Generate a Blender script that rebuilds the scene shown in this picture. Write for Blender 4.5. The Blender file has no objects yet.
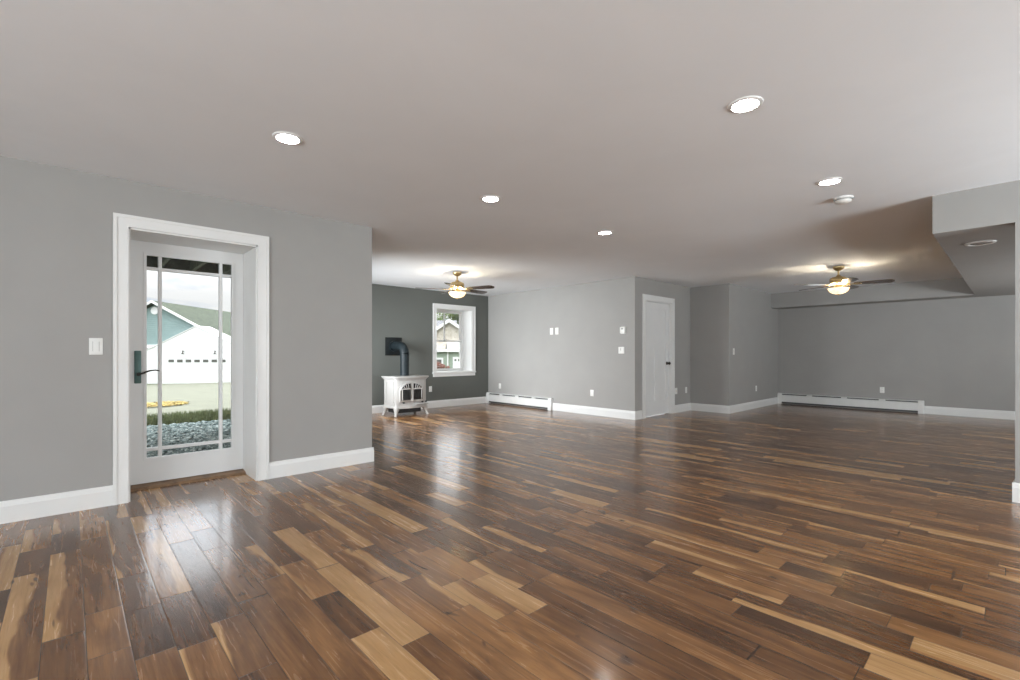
import bpy, bmesh, math, random
from mathutils import Vector, Matrix
random.seed(7)
S = bpy.context.scene
COL = S.collection
PI = math.pi
R = math.radians

# ------------------------------------------------------------------ camera
cd = bpy.data.cameras.new('camera')
cam = bpy.data.objects.new('camera', cd)
COL.objects.link(cam)
cam.location = (0, 0, 1.128)
cam.rotation_euler = (R(90), 0, R(46.97 - 90))
cd.sensor_fit = 'HORIZONTAL'
cd.sensor_width = 36
cd.lens = 471.6 / 1020 * 36
cd.shift_y = 13.5 / 1020
cd.clip_start = 0.05
cd.clip_end = 500
S.camera = cam
S.view_settings.view_transform = 'Standard'
S.view_settings.look = 'None'
S.view_settings.exposure = 0.16
S.view_settings.gamma = 1.0
S.view_settings.use_curve_mapping = False
try:
    S.cycles.use_denoising = True
    S.cycles.max_bounces = 10
    S.cycles.diffuse_bounces = 6
    S.cycles.sample_clamp_indirect = 6.0
    S.cycles.caustics_reflective = False
    S.cycles.caustics_refractive = False
except Exception:
    pass

# ------------------------------------------------------------------ node helper
class NT:
    def __init__(self, tree):
        self.t = tree
    def n(self, typ, **kw):
        nd = self.t.nodes.new(typ)
        for k, v in kw.items():
            setattr(nd, k, v)
        return nd
    def put(self, sock, v):
        if v is None:
            return
        if isinstance(v, bpy.types.NodeSocket):
            self.t.links.new(v, sock)
        elif isinstance(v, bpy.types.Node):
            self.t.links.new(v.outputs[0], sock)
        else:
            if sock.type == 'RGBA' and len(v) == 3:
                v = (*v, 1)
            sock.default_value = v
    def m(self, op, a, b=None, c=None, clamp=False):
        nd = self.n('ShaderNodeMath', operation=op, use_clamp=clamp)
        for i, v in enumerate((a, b, c)):
            self.put(nd.inputs[i], v)
        return nd.outputs[0]
    def xyz(self, x, y, z=0.0):
        nd = self.n('ShaderNodeCombineXYZ')
        for i, v in enumerate((x, y, z)):
            self.put(nd.inputs[i], v)
        return nd.outputs[0]
    def sep(self, v):
        nd = self.n('ShaderNodeSeparateXYZ')
        self.put(nd.inputs[0], v)
        return nd.outputs
    def pos(self):
        return self.n('ShaderNodeNewGeometry').outputs['Position']
    def noise(self, vec=None, scale=5.0, detail=3.0, rough=0.5, dist=0.0):
        nd = self.n('ShaderNodeTexNoise')
        if vec is not None:
            self.put(nd.inputs['Vector'], vec)
        nd.inputs['Scale'].default_value = scale
        nd.inputs['Detail'].default_value = detail
        nd.inputs['Roughness'].default_value = rough
        nd.inputs['Distortion'].default_value = dist
        return nd.outputs['Fac']
    def ramp(self, fac, stops):
        nd = self.n('ShaderNodeValToRGB')
        el = nd.color_ramp.elements
        while len(el) < len(stops):
            el.new(0.5)
        for e, (p, c) in zip(el, stops):
            e.position = p
            e.color = (*c, 1) if len(c) == 3 else c
        self.put(nd.inputs[0], fac)
        return nd.outputs[0]
    def mix(self, fac, a, b, blend='MIX'):
        nd = self.n('ShaderNodeMix', data_type='RGBA', blend_type=blend)
        self.put(nd.inputs[0], fac)
        self.put(nd.inputs[6], a)
        self.put(nd.inputs[7], b)
        return nd.outputs[2]
    def step(self, v, a, b):
        nd = self.n('ShaderNodeMapRange', interpolation_type='SMOOTHSTEP')
        self.put(nd.inputs[0], v)
        self.put(nd.inputs[1], a)
        self.put(nd.inputs[2], b)
        return nd.outputs[0]
    def bump(self, h, strength=0.3, dist=0.002):
        nd = self.n('ShaderNodeBump')
        nd.inputs['Strength'].default_value = strength
        nd.inputs['Distance'].default_value = dist
        self.put(nd.inputs['Height'], h)
        return nd.outputs[0]

def material(name):
    m = bpy.data.materials.new(name)
    m.use_nodes = True
    nt = NT(m.node_tree)
    bs = m.node_tree.nodes['Principled BSDF']
    return m, nt, bs

def simple(name, col, rough=0.5, metal=0.0, var=0.06, vscale=12.0, bump=0.0, bscale=200.0, spec=None, coat=0.0):
    m, nt, bs = material(name)
    f = nt.noise(nt.pos(), vscale, 3)
    lo = tuple(c * (1 - var) for c in col)
    hi = tuple(min(1, c * (1 + var)) for c in col)
    nt.put(bs.inputs['Base Color'], nt.ramp(f, [(0.3, lo), (0.7, hi)]))
    bs.inputs['Roughness'].default_value = rough
    bs.inputs['Metallic'].default_value = metal
    if spec is not None:
        bs.inputs['Specular IOR Level'].default_value = spec
    bs.inputs['Coat Weight'].default_value = coat
    if bump:
        nt.put(bs.inputs['Normal'], nt.bump(nt.noise(nt.pos(), bscale, 3), bump, 0.001))
    return m

def emitter(name, col, strength):
    m, nt, bs = material(name)
    nt.put(bs.inputs['Base Color'], (0.9, 0.9, 0.9))
    nt.put(bs.inputs['Emission Color'], col)
    bs.inputs['Emission Strength'].default_value = strength
    return m

# ------------------------------------------------------------------ world and sun
wd = bpy.data.worlds.new('sky')
S.world = wd
wd.use_nodes = True
wt = NT(wd.node_tree)
bg = wd.node_tree.nodes['Background']
gen = wt.n('ShaderNodeTexCoord').outputs['Generated']
gx, gy, gz = wt.sep(gen)
den = wt.m('ADD', wt.m('ABSOLUTE', gz), 0.16)
cl = wt.noise(wt.xyz(wt.m('DIVIDE', gx, den), wt.m('DIVIDE', gy, den), 0.3), 0.95, 5, 0.55, 0.3)
skyc = wt.ramp(cl, [(0.34, (0.60, 0.74, 0.92)), (0.42, (0.84, 0.88, 0.94)), (0.48, (1.0, 1.0, 1.0))])
lum = wt.m('MULTIPLY_ADD', wt.step(gz, 0.095, 0.30), 3.6, 0.88)
sky2 = wt.mix(wt.step(gz, -0.03, 0.0), (0.30, 0.31, 0.27), skyc)
wt.put(bg.inputs['Color'], sky2)
wt.put(bg.inputs['Strength'], lum)
def lamp(name, kind, loc, energy, col=(1, 1, 1), **kw):
    ld = bpy.data.lights.new(name, kind)
    ld.energy = energy
    ld.color = col
    for k, v in kw.items():
        setattr(ld, k, v)
    o = bpy.data.objects.new(name, ld)
    o.location = loc
    COL.objects.link(o)
    return o
sun = lamp('sun', 'SUN', (0, 0, 30), 0.3, (1.0, 0.96, 0.9), angle=R(6))
sun.rotation_euler = (R(48), 0, R(-20))
# added fill lamps behind and beside the camera; the alcove one is inferred daylight
RX, SY, NYS = -4.6, -3.6, -3.0           # rear wall, south wall, nook side wall
def area_lamp(name, loc, rot, w, h, energy, col=(0.89, 0.955, 1.0), spread=180):
    o = lamp(name, 'AREA', loc, energy, col, shape='RECTANGLE', size=w, size_y=h, spread=R(spread))
    o.rotation_euler = rot
    return o
area_lamp('fill_rear', (RX + 0.15, -0.9, 1.15), (R(90 + 46), 0, R(-90)), 5.0, 2.0, 450)  # unseen fill, tilted up to brighten the ceiling
area_lamp('fill_south', (-1.2, SY + 0.15, 1.15), (R(90 + 60), 0, 0), 4.6, 2.0, 50)  # added fill from behind, also tilted up
area_lamp('fill_south_east', (4.15, SY + 0.15, 1.15), (R(90 + 55), 0, 0), 1.8, 2.0, 180)  # added fill for the middle of the ceiling
area_lamp('daylight_alcove', (2.09, 6.8, 1.38), (R(90 - 8), 0, R(-90)), 2.1, 1.25, 85, (0.91, 0.96, 1.0), 102)
area_lamp('fill_nook', (8.6, NYS + 0.04, 1.45), (R(90 + 40), 0, 0), 2.6, 1.2, 275)  # added to balance the light in the nook

# ------------------------------------------------------------------ mesh builder
class MB:
    def __init__(self):
        self.bm = bmesh.new()
    def _new(self, geom_verts, M):
        if M is not None:
            bmesh.ops.transform(self.bm, matrix=M, verts=geom_verts)
    def box(self, x0, x1, y0, y1, z0, z1, M=None, bev=0.0, seg=2):
        b = self.bm
        vs = [b.verts.new((x, y, z)) for x in (x0, x1) for y in (y0, y1) for z in (z0, z1)]
        fs = []
        for q in ((0, 1, 3, 2), (4, 6, 7, 5), (0, 4, 5, 1), (2, 3, 7, 6), (0, 2, 6, 4), (1, 5, 7, 3)):
            fs.append(b.faces.new([vs[i] for i in q]))
        allv = vs
        if bev > 0:
            es = list({e for f in fs for e in f.edges})
            r = bmesh.ops.bevel(b, geom=es, offset=bev, segments=seg, affect='EDGES', profile=0.5)
            allv = list({v for f in r['faces'] for v in f.verts} | {v for v in vs if v.is_valid})
        self._new(allv, M)
        return self
    def lathe(self, prof, n=32, M=None, cap=True, a0=0.0, a1=2 * PI):
        b = self.bm
        rings = []
        new = []
        full = abs(a1 - a0 - 2 * PI) < 1e-6
        cnt = n if full else n + 1
        for (r, z) in prof:
            if r < 1e-6:
                v = b.verts.new((0, 0, z)); rings.append([v]); new.append(v)
            else:
                ring = [b.verts.new((r * math.cos(a0 + (a1 - a0) * i / n), r * math.sin(a0 + (a1 - a0) * i / n), z)) for i in range(cnt)]
                rings.append(ring); new += ring
        for A, B in zip(rings, rings[1:]):
            if len(A) == 1 and len(B) == 1:
                continue
            for i in range(n):
                j = (i + 1) % cnt
                if len(A) == 1:
                    b.faces.new((A[0], B[i], B[j]))
                elif len(B) == 1:
                    b.faces.new((A[i], B[0], A[j]))
                else:
                    b.faces.new((A[i], B[i], B[j], A[j]))
        if cap and full:
            if len(rings[0]) > 1:
                b.faces.new(rings[0])
            if len(rings[-1]) > 1:
                b.faces.new(list(reversed(rings[-1])))
        self._new(new, M)
        return self
    def tube(self, pts, rad, n=12, M=None, cap=True):
        b = self.bm
        pts = [Vector(p) for p in pts]
        rads = rad if isinstance(rad, (list, tuple)) else [rad] * len(pts)
        rings = []; new = []
        up = None
        for i, p in enumerate(pts):
            if i == 0: d = pts[1] - p
            elif i == len(pts) - 1: d = p - pts[i - 1]
            else: d = (pts[i + 1] - p).normalized() + (p - pts[i - 1]).normalized()
            d.normalize()
            if up is None:
                up = Vector((0, 0, 1)) if abs(d.z) < 0.9 else Vector((1, 0, 0))
            s = d.cross(up).normalized()
            up = s.cross(d).normalized()
            ring = [b.verts.new(p + (s * math.cos(2 * PI * k / n) + up * math.sin(2 * PI * k / n)) * rads[i]) for k in range(n)]
            rings.append(ring); new += ring
        for A, B in zip(rings, rings[1:]):
            for i in range(n):
                j = (i + 1) % n
                b.faces.new((A[i], A[j], B[j], B[i]))
        if cap:
            b.faces.new(list(reversed(rings[0])))
            b.faces.new(rings[-1])
        self._new(new, M)
        return self
    def prism(self, poly, t0, t1, axis='z', M=None, bev=0.0, seg=2):
        """poly in two coordinates, extruded along axis: z -> (x,y), y -> (x,z), x -> (y,z)."""
        b = self.bm
        def P(p, t):
            return {'z': (p[0], p[1], t), 'y': (p[0], t, p[1]), 'x': (t, p[0], p[1])}[axis]
        A = [b.verts.new(P(p, t0)) for p in poly]
        B = [b.verts.new(P(p, t1)) for p in poly]
        fs = [b.faces.new(A), b.faces.new(list(reversed(B)))]
        n = len(poly)
        for i in range(n):
            j = (i + 1) % n
            fs.append(b.faces.new((A[i], B[i], B[j], A[j])))
        allv = A + B
        if bev > 0:
            es = list({e for f in fs[:2] for e in f.edges})
            r = bmesh.ops.bevel(b, geom=es, offset=bev, segments=seg, affect='EDGES', profile=0.5)
            allv = list({v for f in r['faces'] for v in f.verts} | {v for v in A + B if v.is_valid})
        self._new(allv, M)
        return self
    def build(self, name, mat, parent=None, smooth=False, loc=None):
        bmesh.ops.recalc_face_normals(self.bm, faces=self.bm.faces[:])
        me = bpy.data.meshes.new(name)
        self.bm.to_mesh(me)
        self.bm.free()
        if smooth:
            for p in me.polygons:
                p.use_smooth = True
            try:
                me.set_sharp_from_angle(angle=R(38))
            except Exception:
                pass
        me.materials.append(mat)
        o = bpy.data.objects.new(name, me)
        COL.objects.link(o)
        if parent is not None:
            o.parent = parent
        if loc is not None:
            o.location = loc
        return o

def struct(o):
    o['kind'] = 'structure'
    return o
def thing(name, label, cat, loc=(0, 0, 0), rz=0.0, group=None):
    o = bpy.data.objects.new(name, None)
    o.empty_display_size = 0.1
    COL.objects.link(o)
    o.location = loc
    o.rotation_euler = (0, 0, rz)
    return tag(o, label, cat, group)
def tag(o, label, cat, group=None, kind=None):
    o['label'] = label
    o['category'] = cat
    if group: o['group'] = group
    if kind: o['kind'] = kind
    return o
def copy_tree(o, parent=None):
    c = o.copy()
    COL.objects.link(c)
    if parent is not None:
        c.parent = parent
    for ch in list(o.children):
        copy_tree(ch, c)
    return c

# ------------------------------------------------------------------ materials
def paint(name, col, rough=0.75):
    m, nt, bs = material(name)
    p = nt.pos()
    f = nt.noise(p, 2.2, 4, 0.55)
    nt.put(bs.inputs['Base Color'], nt.ramp(f, [(0.3, tuple(c * 0.975 for c in col)), (0.7, tuple(c * 1.025 for c in col))]))
    bs.inputs['Roughness'].default_value = rough
    bs.inputs['Specular IOR Level'].default_value = 0.3
    nt.put(bs.inputs['Normal'], nt.bump(nt.noise(p, 260, 3), 0.06, 0.001))
    return m
WALL = paint('grey_wall_paint', (0.36, 0.352, 0.337))
ACCENT = paint('dark_accent_paint', (0.135, 0.142, 0.130))
def ceiling_paint():
    m, nt, bs = material('ceiling_paint')
    p = nt.pos()
    f = nt.noise(p, 1.4, 4, 0.6, 0.6)
    nt.put(bs.inputs['Base Color'], nt.ramp(f, [(0.3, (0.845, 0.870, 0.895)), (0.7, (0.875, 0.90, 0.925))]))
    bs.inputs['Roughness'].default_value = 0.85
    bs.inputs['Specular IOR Level'].default_value = 0.25
    nt.put(bs.inputs['Normal'], nt.bump(nt.noise(p, 9, 5, 0.6, 1.0), 0.10, 0.01))
    return m
CEIL = ceiling_paint()
TRIM = simple('white_trim', (0.78, 0.78, 0.765), 0.38, var=0.02, vscale=3)
DOORW = simple('white_door', (0.76, 0.765, 0.76), 0.42, var=0.02, vscale=3)
PLATE = simple('white_plastic', (0.82, 0.82, 0.79), 0.35, var=0.01)
SLOT = simple('dark_slot', (0.03, 0.03, 0.03), 0.6)
ENAMEL = simple('cream_enamel', (0.41, 0.398, 0.38), 0.30, var=0.02, vscale=8, coat=0.4)
IRON = simple('black_iron', (0.02, 0.02, 0.02), 0.55, var=0.2, bump=0.2)
PIPE = simple('blued_steel', (0.010, 0.016, 0.019), 0.5, metal=0.0, spec=0.3, var=0.15)
BRASS = simple('antique_brass', (0.55, 0.42, 0.22), 0.28, metal=1.0, var=0.1)
BRONZE = simple('dark_bronze', (0.05, 0.045, 0.04), 0.35, metal=0.8)
TEALM = simple('green_patina_metal', (0.085, 0.15, 0.14), 0.45, metal=0.3, var=0.15)
HEATER = simple('heater_white', (0.74, 0.74, 0.725), 0.4, var=0.02)
FINS = simple('heater_fins', (0.10, 0.10, 0.10), 0.5, metal=0.4)

def glass(name='clear_glass', tint=(0.97, 0.98, 0.98)):
    m = bpy.data.materials.new(name)
    m.use_nodes = True
    t = m.node_tree
    t.nodes.clear()
    nt = NT(t)
    out = nt.n('ShaderNodeOutputMaterial')
    tr = nt.n('ShaderNodeBsdfTransparent'); nt.put(tr.inputs[0], tint)
    gl = nt.n('ShaderNodeBsdfGlossy'); gl.inputs['Roughness'].default_value = 0.02
    fr = nt.n('ShaderNodeFresnel'); fr.inputs[0].default_value = 1.35
    mx = nt.n('ShaderNodeMixShader')
    nt.put(mx.inputs[0], fr.outputs[0]); nt.put(mx.inputs[1], tr.outputs[0]); nt.put(mx.inputs[2], gl.outputs[0])
    nt.put(out.inputs[0], mx.outputs[0])
    return m
GLASS = glass()

def floor_material():
    m, nt, bs = material('acacia_planks')
    W, L = 0.127, 0.66
    x, y, z = nt.sep(nt.pos())
    rx = nt.m('DIVIDE', nt.m('ADD', x, 0.08), W)
    row = nt.m('FLOOR', rx)
    fx = nt.m('FRACT', rx)
    wn = nt.n('ShaderNodeTexWhiteNoise', noise_dimensions='1D'); nt.put(wn.inputs['W'], row)
    r1 = wn.outputs['Value']
    t = nt.m('ADD', nt.m('DIVIDE', y, L), nt.m('MULTIPLY', r1, 37.3))
    t2 = nt.m('ADD', t, nt.m('MULTIPLY', nt.m('SINE', nt.m('ADD', nt.m('MULTIPLY', t, 2.1), nt.m('MULTIPLY', r1, 40))), 0.36))
    pk = nt.m('FLOOR', t2)
    fy = nt.m('FRACT', t2)
    w3 = nt.n('ShaderNodeTexWhiteNoise', noise_dimensions='3D')
    nt.put(w3.inputs['Vector'], nt.xyz(row, pk, 3.7))
    c = nt.n('ShaderNodeSeparateColor'); nt.put(c.inputs[0], w3.outputs['Color'])
    ra, rb, rc = c.outputs[0], c.outputs[1], c.outputs[2]
    rv = w3.outputs['Value']
    ox = nt.m('MULTIPLY', ra, 61.0)
    oy = nt.m('MULTIPLY', rb, 47.0)
    # broad figure, streaky grain, fine pores, each its own per plank
    fig = nt.noise(nt.xyz(nt.m('ADD', nt.m('MULTIPLY', x, 9.0), ox), nt.m('ADD', nt.m('MULTIPLY', y, 1.5), oy), rv), 1.0, 3, 0.5, 1.6)
    grain = nt.noise(nt.xyz(nt.m('ADD', nt.m('MULTIPLY', x, 46.0), ox), nt.m('ADD', nt.m('MULTIPLY', y, 2.4), oy), 0.0), 1.0, 5, 0.6, 0.8)
    pores = nt.noise(nt.xyz(nt.m('MULTIPLY', x, 260.0), nt.m('MULTIPLY', y, 9.0), 0.0), 1.0, 2, 0.5)
    tone = nt.m('ADD', nt.m('MULTIPLY', rv, 0.34), nt.m('ADD', nt.m('MULTIPLY', fig, 0.52), nt.m('MULTIPLY', grain, 0.44)))
    heart = nt.ramp(tone, [(0.30, (0.031, 0.014, 0.0068)), (0.48, (0.084, 0.036, 0.0145)), (0.66, (0.175, 0.078, 0.029)), (0.90, (0.35, 0.172, 0.064))])
    sap_c = nt.ramp(nt.m('ADD', nt.m('MULTIPLY', grain, 0.7), nt.m('MULTIPLY', fig, 0.4)), [(0.3, (0.27, 0.145, 0.060)), (0.55, (0.44, 0.25, 0.105)), (0.8, (0.54, 0.33, 0.16))])
    flip = nt.m('GREATER_THAN', rc, 0.5)
    side = nt.m('ADD', nt.m('MULTIPLY', fx, nt.m('SUBTRACT', 1.0, flip)), nt.m('MULTIPLY', nt.m('SUBTRACT', 1.0, fx), flip))
    wob = nt.noise(nt.xyz(nt.m('ADD', nt.m('MULTIPLY', fx, 0.5), ox), nt.m('ADD', nt.m('MULTIPLY', y, 1.1), oy), 5.0), 1.0, 3, 0.5)
    edge = nt.m('ADD', side, nt.m('MULTIPLY', nt.m('SUBTRACT', wob, 0.5), 1.7))
    thr = nt.m('SUBTRACT', nt.m('ADD', 0.50, nt.m('MULTIPLY', rb, 1.6)), nt.m('MULTIPLY', nt.m('GREATER_THAN', ra, 0.945), 1.6))
    sap = nt.step(edge, nt.m('SUBTRACT', thr, 0.05), nt.m('ADD', thr, 0.07))
    col = nt.mix(sap, heart, sap_c)
    knot = nt.step(nt.noise(nt.xyz(nt.m('MULTIPLY', x, 7.0), nt.m('MULTIPLY', y, 2.6), 2.0), 1.0, 1, 0.4, 2.0), 0.70, 0.80)
    col = nt.mix(nt.m('MULTIPLY', knot, 0.7), col, (0.035, 0.018, 0.012))
    col = nt.mix(nt.m('MULTIPLY', nt.step(pores, 0.60, 0.72), 0.22), col, (0.03, 0.016, 0.01))
    gx_ = nt.m('MULTIPLY', nt.m('MINIMUM', fx, nt.m('SUBTRACT', 1.0, fx)), W)
    gy_ = nt.m('MULTIPLY', nt.m('MINIMUM', fy, nt.m('SUBTRACT', 1.0, fy)), L)
    g = nt.m('MINIMUM', gx_, gy_)
    seam = nt.m('SUBTRACT', 1.0, nt.step(g, 0.0006, 0.0018))
    col = nt.mix(nt.m('MULTIPLY', seam, 0.75), col, (0.02, 0.012, 0.008))
    nt.put(bs.inputs['Base Color'], col)
    nt.put(bs.inputs['Roughness'], nt.m('ADD', 0.20, nt.m('MULTIPLY', grain, 0.12)))
    bs.inputs['Specular IOR Level'].default_value = 0.5
    bs.inputs['Coat Weight'].default_value = 0.30
    bs.inputs['Coat Roughness'].default_value = 0.12
    scr = nt.noise(nt.xyz(nt.m('ADD', nt.m('MULTIPLY', x, 52.0), ox), nt.m('ADD', nt.m('MULTIPLY', y, 6.5), oy), 1.0), 1.0, 1, 0.4, 1.1)
    h = nt.m('ADD', nt.m('MULTIPLY', nt.step(g, 0.0, 0.006), 0.8), nt.m('MULTIPLY', scr, 0.9))
    tilt = nt.m('MULTIPLY', nt.m('MULTIPLY', nt.m('SUBTRACT', rc, 0.5), fx), 0.5)
    nt.put(bs.inputs['Normal'], nt.bump(nt.m('ADD', h, tilt), 0.55, 0.0022))
    return m
FLOOR = floor_material()

# ------------------------------------------------------------------ room shell
H = 2.44
LX0, LX1, LY = RX, 2.31, 4.59          # wall with the glazed door
AY = 8.25                                # dark accent wall
BX = 7.02                                # pale wall
DY = 4.41                                # wall with the panelled door
NX, NY = 9.03, 3.66                      # nook
FX = 11.72                               # far wall
PX = 5.25                                # partition on the right
def wall(name, mat, boxes):
    b = MB()
    for q in boxes:
        b.box(*q)
    return struct(b.build(name, mat))
AX = 2.01                                # outer face of the alcove wall
struct(MB().box(LX0 - 0.2, AX, SY - 0.2, 5.06, -0.15, 0.0).box(AX, FX + 0.2, SY - 0.2, 8.70, -0.15, 0.0).build('floor', FLOOR))
struct(MB().box(LX0 - 0.2, AX, SY - 0.2, 5.06, H, H + 0.2).box(AX, FX + 0.2, SY - 0.2, 8.70, H, H + 0.2).build('ceiling', CEIL))
D0, D1, DH = 0.325, 1.218, 2.085         # glazed door opening
T = 5.06
wall('wall_left', WALL, [(LX0 - 0.2, D0, LY, T, 0, H), (D1, LX1, LY, T, 0, H), (D0, D1, LY, T, DH, H),
                         (AX, LX1, T, 5.7, 0, H), (AX, LX1, 7.9, AY + 0.45, 0, H),
                         (AX, LX1, 5.7, 7.9, 0, 0.72), (AX, LX1, 5.7, 7.9, 2.05, H)])
W0, W1, WZ0, WZ1 = 5.595, 6.54, 0.735, 2.085   # window opening
wall('wall_accent', ACCENT, [(LX1, W0, AY, 8.70, 0, H), (W1, BX + 0.12, AY, 8.70, 0, H),
                             (W0, W1, AY, 8.70, 0, WZ0), (W0, W1, AY, 8.70, WZ1, H)])
K0, K1, KH = 7.335, 8.262, 2.07
wall('wall_pale', WALL, [(BX, BX + 0.12, DY + 0.12, AY, 0, H)])
wall('wall_inner', WALL, [(BX, K0, DY, DY + 0.12, 0, H), (K1, NX + 0.12, DY, DY + 0.12, 0, H), (K0, K1, DY, DY + 0.12, KH, H)])
wall('wall_return', WALL, [(NX, NX + 0.12, NY + 0.12, DY, 0, H)])
wall('wall_nook', WALL, [(NX, FX + 0.2, NY, NY + 0.12, 0, H)])
wall('wall_far', WALL, [(FX, FX + 0.2, -3.2, NY, 0, H)])
wall('wall_right', WALL, [(PX, PX + 0.13, SY, 0.0, 0, H)])
wall('wall_side', WALL, [(PX + 0.13, FX, -3.2, -3.0, 0, H)])
SZ = 2.125
struct(MB().box(11.27, FX, -3.0, NY, SZ, H).build('ceiling_soffit_far', WALL))
struct(MB().box(PX, PX + 0.13, 0.0, 0.47, SZ, H).box(PX + 0.13, 11.27, -3.0, 0.47, SZ, H).build('ceiling_soffit_right', WALL))
# walls behind the camera, with patio doors added to hold the fill lamps
wall('wall_rear', WALL, [(RX - 0.2, RX, SY, -3.55, 0, H), (RX - 0.2, RX, 1.75, LY, 0, H), (RX - 0.2, RX, -3.55, 1.75, 2.2, H)])
wall('wall_south', WALL, [(RX - 0.2, -3.55, SY - 0.2, SY, 0, H), (1.15, 3.2, SY - 0.2, SY, 0, H), (5.1, PX + 0.13, SY - 0.2, SY, 0, H),
                          (-3.55, 1.15, SY - 0.2, SY, 2.2, H), (3.2, 5.1, SY - 0.2, SY, 2.2, H)])
def added_patio(name, n, a0, a1, put):
    b = MB()
    for k in range(n + 1):
        q = a0 + (a1 - a0 - 0.06) * k / n
        put(b, q, q + 0.06, 0, 2.2, 0.0, 0.07)
    put(b, a0, a1, 0, 0.07, 0.0, 0.07)
    put(b, a0, a1, 2.13, 2.2, 0.0, 0.07)
    f = struct(b.build(name, TRIM))
    g = MB(); put(g, a0, a1, 0.05, 2.15, 0.03, 0.04)
    g.build('glass_pane', GLASS, f)
added_patio('added_window_2', 3, -3.55, 1.75, lambda b, a0, a1, z0, z1, d0, d1: b.box(RX - 0.15 + d0, RX - 0.15 + d1, a0, a1, z0, z1))
added_patio('added_window_6', 1, 3.2, 5.1, lambda b, a0, a1, z0, z1, d0, d1: b.box(a0, a1, SY - 0.15 + d0, SY - 0.15 + d1, z0, z1))
added_patio('added_window_3', 2, -3.55, 1.15, lambda b, a0, a1, z0, z1, d0, d1: b.box(a0, a1, SY - 0.15 + d0, SY - 0.15 + d1, z0, z1))
# window in the unseen alcove wall; the nook one is added for its fill
frame_ = MB()
for z0, z1 in ((0.72, 0.76), (2.01, 2.05)):
    frame_.box(AX + 0.02, AX + 0.07, 5.7, 7.9, z0, z1)
for y0 in (5.7, 6.77, 7.84):
    frame_.box(AX + 0.02, AX + 0.07, y0, y0 + 0.06, 0.72, 2.05)
struct(frame_.build('window_4', TRIM))
frame_ = MB()
for z0, z1 in ((0.80, 0.86), (2.04, 2.10)):
    frame_.box(7.25, 9.95, NYS + 0.001, NYS + 0.03, z0, z1)
for x0 in (7.25, 8.57, 9.89):
    frame_.box(x0, x0 + 0.06, NYS + 0.001, NYS + 0.03, 0.80, 2.10)
struct(frame_.build('added_window_5', TRIM))  # added frame on a solid wall, goes with the nook fill lamp

# ------------------------------------------------------------------ baseboards
BH, BT = 0.147, 0.016
def base_profile():
    return [(0, 0), (-BT, 0), (-BT, BH - 0.035), (-BT * 0.8, BH - 0.028), (-BT * 0.62, BH - 0.012), (-BT * 0.35, BH - 0.004), (0, BH)]
def base_run(mb, p0, p1):
    """run along p0->p1 with the room on the right-hand side of travel"""
    p0, p1 = Vector((*p0, 0)), Vector((*p1, 0))
    d = (p1 - p0); Ln = d.length; d.normalize()
    nrm = Vector((d.y, -d.x, 0))           # points into the room
    M = Matrix(((d.x, -nrm.x, 0, p0.x), (d.y, -nrm.y, 0, p0.y), (0, 0, 1, 0), (0, 0, 0, 1)))
    mb.prism(base_profile(), 0, Ln, 'x', M)
def baseboard(name, runs):
    mb = MB()
    for a, c in runs:
        base_run(mb, a, c)
    return struct(mb.build(name, TRIM))
baseboard('baseboard_left', [((LX0, LY), (0.236, LY)), ((1.306, LY), (LX1 + BT, LY)), ((LX1, LY), (LX1, AY))])
baseboard('baseboard_accent', [((LX1, AY), (BX - 0.08, AY))])
baseboard('baseboard_pale', [((BX, 6.27), (BX, DY - BT))])
baseboard('baseboard_inner', [((BX, DY), (7.23, DY)), ((8.366, DY), (NX, DY))])
baseboard('baseboard_return', [((NX, DY), (NX, NY - BT))])
baseboard('baseboard_nook', [((NX - 0.0, NY), (FX - 0.07, NY))])
baseboard('baseboard_far', [((FX, 1.165), (FX, -3.0))])
baseboard('baseboard_right', [((PX, BT), (PX, SY)), ((PX + 0.13, 0), (PX, 0))])

# ------------------------------------------------------------------ casings
def casing(mb, x0, x1, z0, z1, y, w=0.09, foot=True, sill=False):
    """trim around an opening x0..x1, z0..z1 on a wall facing -y"""
    def board(a0, a1, c0, c1, t=0.016, bev=0.0):
        mb.box(a0, a1, y - t, y, c0, c1, bev=bev)
    q, e = 0.022, 0.014
    board(x0 - w + q, x0 - e, z0, z1 + e); board(x1 + e, x1 + w - q, z0, z1 + e)
    board(x0 - w + q, x1 + w - q, z1 + e, z1 + w - q)
    for a0, a1 in ((x0 - w, x0 - w + q), (x1 + w - q, x1 + w)):
        board(a0, a1, z0, z1 + w - q, 0.024)
    board(x0 - w, x1 + w, z1 + w - q, z1 + w, 0.024)
    board(x0 - e, x0, z0, z1, 0.020); board(x1, x1 + e, z0, z1, 0.020)
    board(x0 - e, x1 + e, z1, z1 + e, 0.020)

mb = MB()
casing(mb, D0, D1, 0, DH, LY)
struct(mb.build('trim_1', TRIM))
mb = MB()     # lining of the deep door recess
mb.box(D0 - 0.001, D0 + 0.012, LY, T, 0, DH).box(D1 - 0.012, D1 + 0.001, LY, T, 0, DH).box(D0, D1, LY, T, DH - 0.012, DH + 0.001)
struct(mb.build('trim_2', TRIM))

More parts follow.
